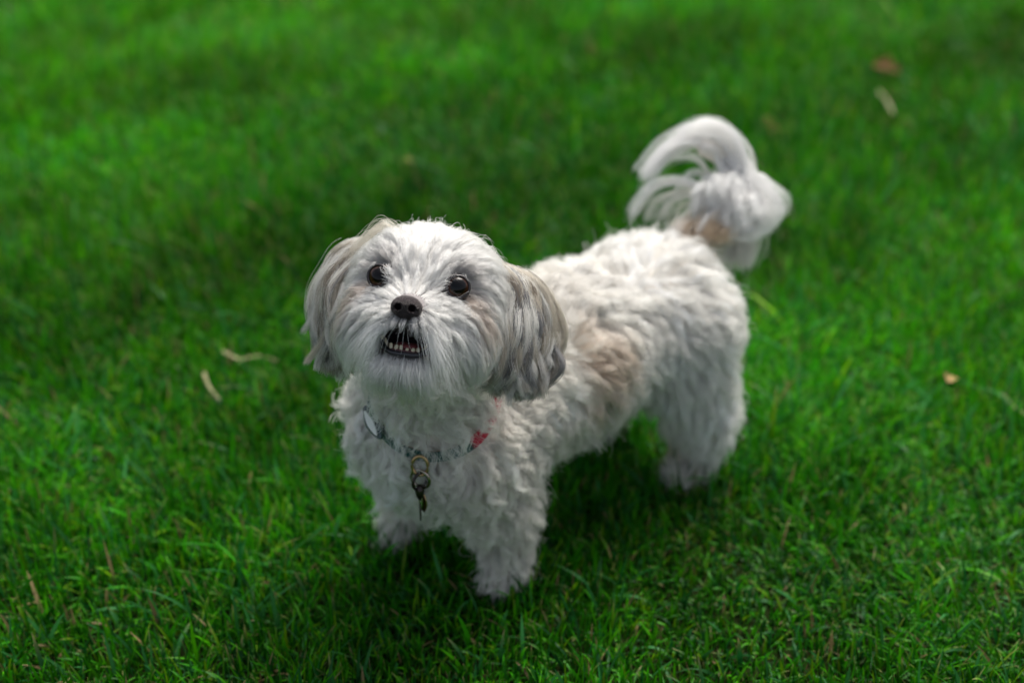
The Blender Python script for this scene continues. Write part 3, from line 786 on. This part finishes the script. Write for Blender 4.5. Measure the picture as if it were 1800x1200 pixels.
for i in range(COLLAR_N):
    j = (i + 1) % COLLAR_N
    for k_ in range(n): F.append((i * n + k_, i * n + (k_ + 1) % n, j * n + (k_ + 1) % n, j * n + k_))
strap = mesh_obj('strap', V, F, WEB, smooth=False); adopt(strap, collar)
cca = strap.data.color_attributes.new('tint', 'FLOAT_COLOR', 'POINT'); cca.data.foreach_set('color', np.array(colr, np.float32).ravel())
STEEL = pmat('steel', (0.42, 0.36, 0.30), 0.25, 1.0, bump=0.15, bscale=400, var=0.3)
DARKM = pmat('dark_metal', (0.06, 0.05, 0.045), 0.35, 0.9); BRASS = pmat('brass', (0.50, 0.33, 0.17), 0.3, 1.0, var=0.2)
PLATE = pmat('plate', (0.80, 0.80, 0.77), 0.25, 0.0, coat=0.6)
side = 1 if cy @ CR > 0 else -1
def ring_at(a):
    return CRING[int(round((a % (2 * math.pi)) / (2 * math.pi) * COLLAR_N)) % COLLAR_N]
DN = np.array([0, 0, -1.0]); OUT = unit(unit(ring_at(0) - CC) * [1, 1, 0]); SIDE = np.cross(UP, OUT); 
def slab(c, u, v, nrm, outline, th, name, mat, par):
    V = [c + u * x + v * y + nrm * th / 2 for x, y in outline] + [c + u * x + v * y - nrm * th / 2 for x, y in outline]; n = len(outline)
    F = [tuple(range(n)), tuple(range(n, 2 * n))[::-1]] + [(i, i + n, (i + 1) % n + n, (i + 1) % n) for i in range(n)]
    o = mesh_obj(name, V, F, mat, smooth=False); bv = o.modifiers.new('bevel', 'BEVEL'); bv.width = th * 0.25; bv.segments = 2; adopt(o, par); return o
# side release buckle shell with a pale plate on the viewer's left
bp0 = ring_at(-side * 0.70); kb = int(round(((-side * 0.70) % (2 * math.pi)) / (2 * math.pi) * COLLAR_N)) % COLLAR_N; tan = ctan[kb]; rad = unit(cg[kb] + 0.5 * unit(CAM - bp0)); rad = unit(rad - tan * (rad @ tan)); BW = np.cross(rad, tan)
lens = lambda a, b, n=24: [(a * math.cos(t), b * math.sin(t) * (1 - 0.35 * abs(math.cos(t)))) for t in np.linspace(0, 2 * math.pi, n, endpoint=False)]
bk = slab(bp0 + rad * 0.0065, tan, BW, rad, lens(0.0165, 0.0076), 0.0034, 'buckle', pmat('buckle_plastic', (0.012, 0.05, 0.045), 0.22, coat=0.6), collar)
pl = slab(bp0 + rad * 0.0090 - BW * 0.001, tan, BW, rad, lens(0.0125, 0.0037), 0.0012, 'name_plate', PLATE, collar)
# D ring, split ring, snap, two tags hanging down the chest
def ringm(c, u, v, r, t, name, mat, n=28, sy=1.0):
    V, F = tube([c + u * r * math.cos(a) + v * r * sy * math.sin(a) for a in np.linspace(0, 2 * math.pi, n, endpoint=False)], t, 8, True)
    o = mesh_obj(name, V, F, mat); adopt(o, collar); return o
p0 = ring_at(0) + OUT * 0.004
def hang(h, out=0.0): 
    return p0 + DN * h + OUT * (out + 0.004)
ringm(hang(0.004, .001), SIDE, unit(DN + .2 * OUT), 0.0066, 0.0015, 'loop_ring', BRASS, sy=1.3)
ringm(hang(0.0165, .002), unit(SIDE + .3 * OUT), DN, 0.0086, 0.0014, 'split_ring', STEEL)
ringm(hang(0.0175, .003), unit(SIDE * .6 - .8 * OUT), DN, 0.0080, 0.0013, 'split_ring', DARKM)
V, F = tube([hang(0.021, .005), hang(0.026, .006), hang(0.031, .005), hang(0.035, .004)], [0.0028, 0.0040, 0.0034, 0.0024], 10); o = mesh_obj('snap_hook', V, F, DARKM); adopt(o, collar)
tg1 = slab(hang(0.037, .004), unit(SIDE * .5 + OUT * .85), DN, unit(np.cross(unit(SIDE * .5 + OUT * .85), DN)), lens(0.0046, 0.0110), 0.0011, 'tag', STEEL, collar)
tg2 = slab(hang(0.040, .003) + SIDE * 0.0022, unit(SIDE * .8 + OUT * .6), DN, unit(np.cross(unit(SIDE * .8 + OUT * .6), DN)), lens(0.0042, 0.0100), 0.0011, 'tag', BRASS, collar)
tg3 = slab(hang(0.050, .003) - SIDE * 0.001, unit(SIDE * .3 + OUT * .9), DN, unit(np.cross(unit(SIDE * .3 + OUT * .9), DN)), lens(0.0040, 0.0095), 0.0011, 'tag', DARKM, collar)

# ------------------------------------------------------------------ ground and lawn
m, N, L, b = new_mat('soil_thatch'); tc = N.new('ShaderNodeTexCoord'); nz = N.new('ShaderNodeTexNoise'); nz.inputs['Scale'].default_value = 60; nz.inputs['Detail'].default_value = 8
rp = N.new('ShaderNodeValToRGB'); rp.color_ramp.elements[0].color = (0.004, 0.009, 0.003, 1); rp.color_ramp.elements[1].color = (0.022, 0.035, 0.008, 1)
L.new(tc.outputs['Object'], nz.inputs[0]); L.new(nz.outputs[0], rp.inputs[0]); L.new(rp.outputs[0], b.inputs['Base Color']); b.inputs['Roughness'].default_value = 1.0; b.inputs['Specular IOR Level'].default_value = 0.02
gr = mesh_obj('ground', [(-300, -300, 0), (300, -300, 0), (300, 300, 0), (-300, 300, 0)], [(0, 1, 2, 3)], m); tagit(gr, kind='structure')

m, N, L, b = new_mat('grass_blade'); out = N['Material Output']
a = N.new('ShaderNodeAttribute'); a.attribute_name = 'tint'; L.new(a.outputs['Color'], b.inputs['Base Color'])
b.inputs['Roughness'].default_value = 0.45; b.inputs['Specular IOR Level'].default_value = 0.16
tr = N.new('ShaderNodeBsdfTranslucent'); L.new(a.outputs['Color'], tr.inputs[0]); mx = N.new('ShaderNodeMixShader'); mx.inputs[0].default_value = 0.32
L.new(b.outputs[0], mx.inputs[1]); L.new(tr.outputs[0], mx.inputs[2]); L.new(mx.outputs[0], out.inputs[0]); GRASSM = m

def lawn_points():
    pts = []
    def band(y0, y1, dens, half0, slope):
        A = 0; w1 = half0 + slope * y1; n = int((y1 - y0) * 2 * w1 * dens)
        x = rng.uniform(-w1, w1, n); y = rng.uniform(y0, y1, n); k = np.abs(x) < half0 + slope * y
        return np.stack([x[k], y[k]], 1)
    pts.append(band(0.62, 1.35, 66000, 0.34, 0.36)); pts.append(band(1.35, 2.0, 62000, 0.34, 0.36))
    pts.append(band(2.0, 3.4, 50000, 0.30, 0.38)); 
    n0 = sum(len(p) for p in pts)
    x = rng.uniform(-3.5, 3.5, 120000); y = rng.uniform(-1.2, 6.5, 120000)
    inn = (y > 0.62) & (y < 3.4) & (np.abs(x) < 0.30 + 0.38 * y); pts.append(np.stack([x[~inn], y[~inn]], 1))
    return np.concatenate(pts), n0
XY, n_in = lawn_points(); n = len(XY)
P2 = np.concatenate([XY, np.zeros((n, 1))], 1)
lf = vnoise(P2, 7, 51); hf = vnoise(P2, 28, 52)
H = (0.027 + 0.008 * sm(XY[:, 1], 1.2, 2.0)) * rng.uniform(0.5, 1.4, n) * np.clip(1 + 0.24 * lf[:, 0] + 0.22 * hf[:, 0], 0.62, 1.6)
foot = np.min([np.linalg.norm(XY - W[:2], axis=1) for W in (PAW_FL, PAW_FR, PAW_HL, PAW_HR)], axis=0); H *= 1 + 0.35 * 1.6 * np.clip(1.4 - foot / 0.05, 0, 1)
lng = rng.random(n) < 0.06; H[lng] *= rng.uniform(1.2, 1.7, lng.sum())
Wd = rng.uniform(0.0007, 0.0016, n); Wd[lng] *= 1.5
outm = np.arange(n) >= n_in; Wd[outm] *= 2.6; far = XY[:, 1] > 2; Wd[far] *= 1.3
az = rng.uniform(0, 6.28, n) ; lean = np.abs(rng.normal(0.28, 0.34, n)) + 0.15 * (lf[:, 1] > 0.6)
dirx = np.stack([np.cos(az), np.sin(az)], 1) + 0.45 * hf[:, 1:3] * 0.8; dirx = unit(dirx)
wa = rng.uniform(0, 6.28, n); curl = rng.uniform(0.2, 1.5, n)
K = 4; V = np.zeros((n, 2 * K + 1, 3)); s_ = np.linspace(0, 1, K + 1)
wx = np.stack([-dirx[:, 1], dirx[:, 0], np.zeros(n)], 1) * np.cos(wa * .25)[:, None] + np.stack([dirx[:, 0], dirx[:, 1], np.zeros(n)], 1) * np.sin(wa * .25)[:, None]
p = P2.copy(); ang = lean.copy(); path = [p.copy()]
for k_ in range(K):
    ang = ang + curl * lean * 0.55
    st = H / K * 1.1
    p = p + np.concatenate([dirx * (np.sin(ang) * st)[:, None], (np.cos(np.minimum(ang, 1.9)) * st)[:, None]], 1)
    p[:, 2] = np.maximum(p[:, 2], 0.004); path.append(p.copy())
wprof = [0.8, 1.0, 0.9, 0.62]
for k_ in range(K):
    V[:, 2 * k_] = path[k_] - wx * (Wd * wprof[k_])[:, None]; V[:, 2 * k_ + 1] = path[k_] + wx * (Wd * wprof[k_])[:, None]
V[:, 2 * K] = path[K]
V[:, :2, 2] -= 0.001
base = (np.arange(n) * (2 * K + 1))[:, None]
quads = np.array([[2 * k_, 2 * k_ + 1, 2 * k_ + 3, 2 * k_ + 2] for k_ in range(K - 1)])
Fq = (base[:, :, None] + quads[None]).reshape(-1, 4); Ft = base + np.array([[2 * K - 2, 2 * K - 1, 2 * K]])
me = bpy.data.meshes.new('grass'); nV = n * (2 * K + 1)
me.vertices.add(nV); me.vertices.foreach_set('co', V.astype(np.float32).ravel())
loops = np.concatenate([Fq.ravel(), Ft.ravel()]).astype(np.int32); me.loops.add(len(loops)); me.loops.foreach_set('vertex_index', loops)
nq, nt = len(Fq), len(Ft); starts = np.concatenate([np.arange(nq) * 4, nq * 4 + np.arange(nt) * 3]).astype(np.int32)
me.polygons.add(nq + nt); me.polygons.foreach_set('loop_start', starts)
me.polygons.foreach_set('use_smooth', np.ones(nq + nt, bool)); me.update(calc_edges=True)
pal = np.array([(0.040, 0.310, 0.004), (0.016, 0.155, 0.004), (0.080, 0.420, 0.003), (0.018, 0.170, 0.030), (0.180, 0.420, 0.006)])
ci = rng.choice(5, n, p=[0.34, 0.24, 0.22, 0.14, 0.06]); c = pal[ci]; c[lng] = np.where(rng.random((lng.sum(), 1)) < 0.6, [[0.045, 0.235, 0.055]], c[lng]); c = c * rng.uniform(0.5, 1.1, (n, 1)) * (1 - 0.14 * sm(-XY[:, 1:2], -1.3, -1.0)) * np.clip(1 + 0.22 * lf[:, 2:3] + 0.15 * hf[:, 1:2], 0.5, 1.5)  # blades nearest the camera darker: shading painted into their colour
tone = np.zeros(n)  # painted light and shade: soft brighter and darker spots in the blade colour
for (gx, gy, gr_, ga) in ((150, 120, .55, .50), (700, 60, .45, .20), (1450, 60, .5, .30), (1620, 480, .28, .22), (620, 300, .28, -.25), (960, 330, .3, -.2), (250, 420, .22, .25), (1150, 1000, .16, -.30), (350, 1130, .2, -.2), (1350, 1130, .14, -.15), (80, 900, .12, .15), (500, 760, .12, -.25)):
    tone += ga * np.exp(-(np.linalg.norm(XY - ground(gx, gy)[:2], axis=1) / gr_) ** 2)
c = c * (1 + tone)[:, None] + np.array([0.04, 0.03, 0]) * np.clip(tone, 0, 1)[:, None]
dry = rng.random(n) < 0.022; c[dry] = np.array([0.26, 0.19, 0.09]) * rng.uniform(0.5, 1.2, (dry.sum(), 1))
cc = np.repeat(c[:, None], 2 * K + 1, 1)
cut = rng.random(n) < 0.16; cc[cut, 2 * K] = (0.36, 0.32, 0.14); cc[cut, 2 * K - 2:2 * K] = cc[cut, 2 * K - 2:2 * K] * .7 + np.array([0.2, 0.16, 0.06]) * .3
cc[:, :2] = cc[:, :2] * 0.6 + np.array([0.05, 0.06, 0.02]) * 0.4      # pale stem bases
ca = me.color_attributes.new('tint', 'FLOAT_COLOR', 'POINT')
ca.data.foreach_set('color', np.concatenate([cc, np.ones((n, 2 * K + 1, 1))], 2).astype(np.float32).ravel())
me.materials.append(GRASSM); go = bpy.data.objects.new('grass', me); COL.objects.link(go)
tagit(go, 'short mown green lawn with a few dry blades', 'grass', kind='stuff')

# ------------------------------------------------------------------ dry stems and leaves lying in the lawn
STRAW = pmat('straw', (0.22, 0.21, 0.10), 0.7, var=0.3, bscale=200); LEAFM = pmat('dead_leaf', (0.34, 0.16, 0.08), 0.7, var=0.4, bscale=150)
def stem(name, pix, r, label, zz=0.018, mat=STRAW):
    P = [ground(x, y) + np.array([0, -zz * 1.5, zz]) + np.array([0, 0, random.uniform(-.004, .004)]) for x, y in pix]
    P = catmull(P, 16); c0_ = P[0].copy(); W2 = np.linspace(1, 0.35, 16) * r
    # a grass stem is a flat folded strip
    T = unit(np.gradient(P, axis=0)); sidev = unit(np.cross(T, UP)); V = []; F = []
    for i in range(16):
        for (a, h) in ((-1, 0.5), (0, 0), (1, 0.5), (1, 0.3), (0, -0.25), (-1, 0.3)): V.append(P[i] + sidev[i] * a * W2[i] + UP * h * W2[i] - c0_)
    for i in range(15):
        for k in range(6): F.append((i * 6 + k, i * 6 + (k + 1) % 6, i * 6 + 6 + (k + 1) % 6, i * 6 + 6 + k))
    o = mesh_obj(name, V, F, mat); o.location = c0_; tagit(o, label, 'dry grass', 'dry grass stems lying in the lawn'); return o
def leaf(px, py, size, rot, label, zz=0.021, mat=LEAFM):
    c = ground(px, py) + np.array([0, -zz * 1.5, zz]); V = []; F = []; n = 14
    for i in range(n + 1):
        t = i / n; w_ = math.sin(math.pi * t ** 0.8) * 0.36 * size * (1 + 0.18 * math.sin(t * 17)) + 0.0004
        for a in (-1, -0.5, 0, 0.5, 1):
            V.append(((t - .5) * size, a * w_, abs(a) ** 1.5 * w_ * 0.7 + 0.012 * math.sin(t * 3) * size * 8 * .1))
    m_ = len(V); V += [(x, y, h - 0.0005) for x, y, h in V]
    for i in range(n):
        for k in range(4):
            a = i * 5 + k; F += [(a, a + 1, a + 6, a + 5), (a + m_, a + 5 + m_, a + 6 + m_, a + 1 + m_)]
    o = mesh_obj('dead_leaf', V, F, mat); o.location = c; o.rotation_euler = (R(18), R(8), rot); tagit(o, label, 'leaf', 'fallen leaves lying in the lawn'); return o
stem('dry_stem', [(400, 622), (430, 632), (462, 624), (494, 632)], 0.0026, 'pale dry grass stem lying level in the lawn left of the dog ear')
stem('dry_stem', [(368, 652), (378, 680), (398, 702)], 0.0024, 'short pale dry stem slanting down below the level stem at left')
stem('dry_stem', [(1535, 165), (1552, 190), (1560, 212)], 0.0042, 'blurred pale straw in the far grass at the upper right')
stem('dry_stem', [(1742, 695), (1762, 712), (1790, 735)], 0.0030, 'thin straw slanting at the right edge of the lawn')
leaf(1350, 238, 0.055, 0.8, 'blurred pinkish brown dead leaf in the grass behind the tail')
leaf(1548, 132, 0.050, -0.3, 'dark brown dead leaf in the far grass above the pale straw', mat=pmat('brown_leaf', (0.20, 0.10, 0.03), 0.8, var=0.3, bscale=150))
leaf(1650, 668, 0.020, 1.2, 'small tan leaf scrap in the lawn right of the hind leg', mat=pmat('tan_leaf', (0.45, 0.28, 0.12), 0.7, var=0.3, bscale=150))
leaf(722, 292, 0.016, 0.2, 'tiny yellow leaf speck in the grass behind the head', mat=pmat('yellow_leaf', (0.42, 0.36, 0.08), 0.7, var=0.3, bscale=150))
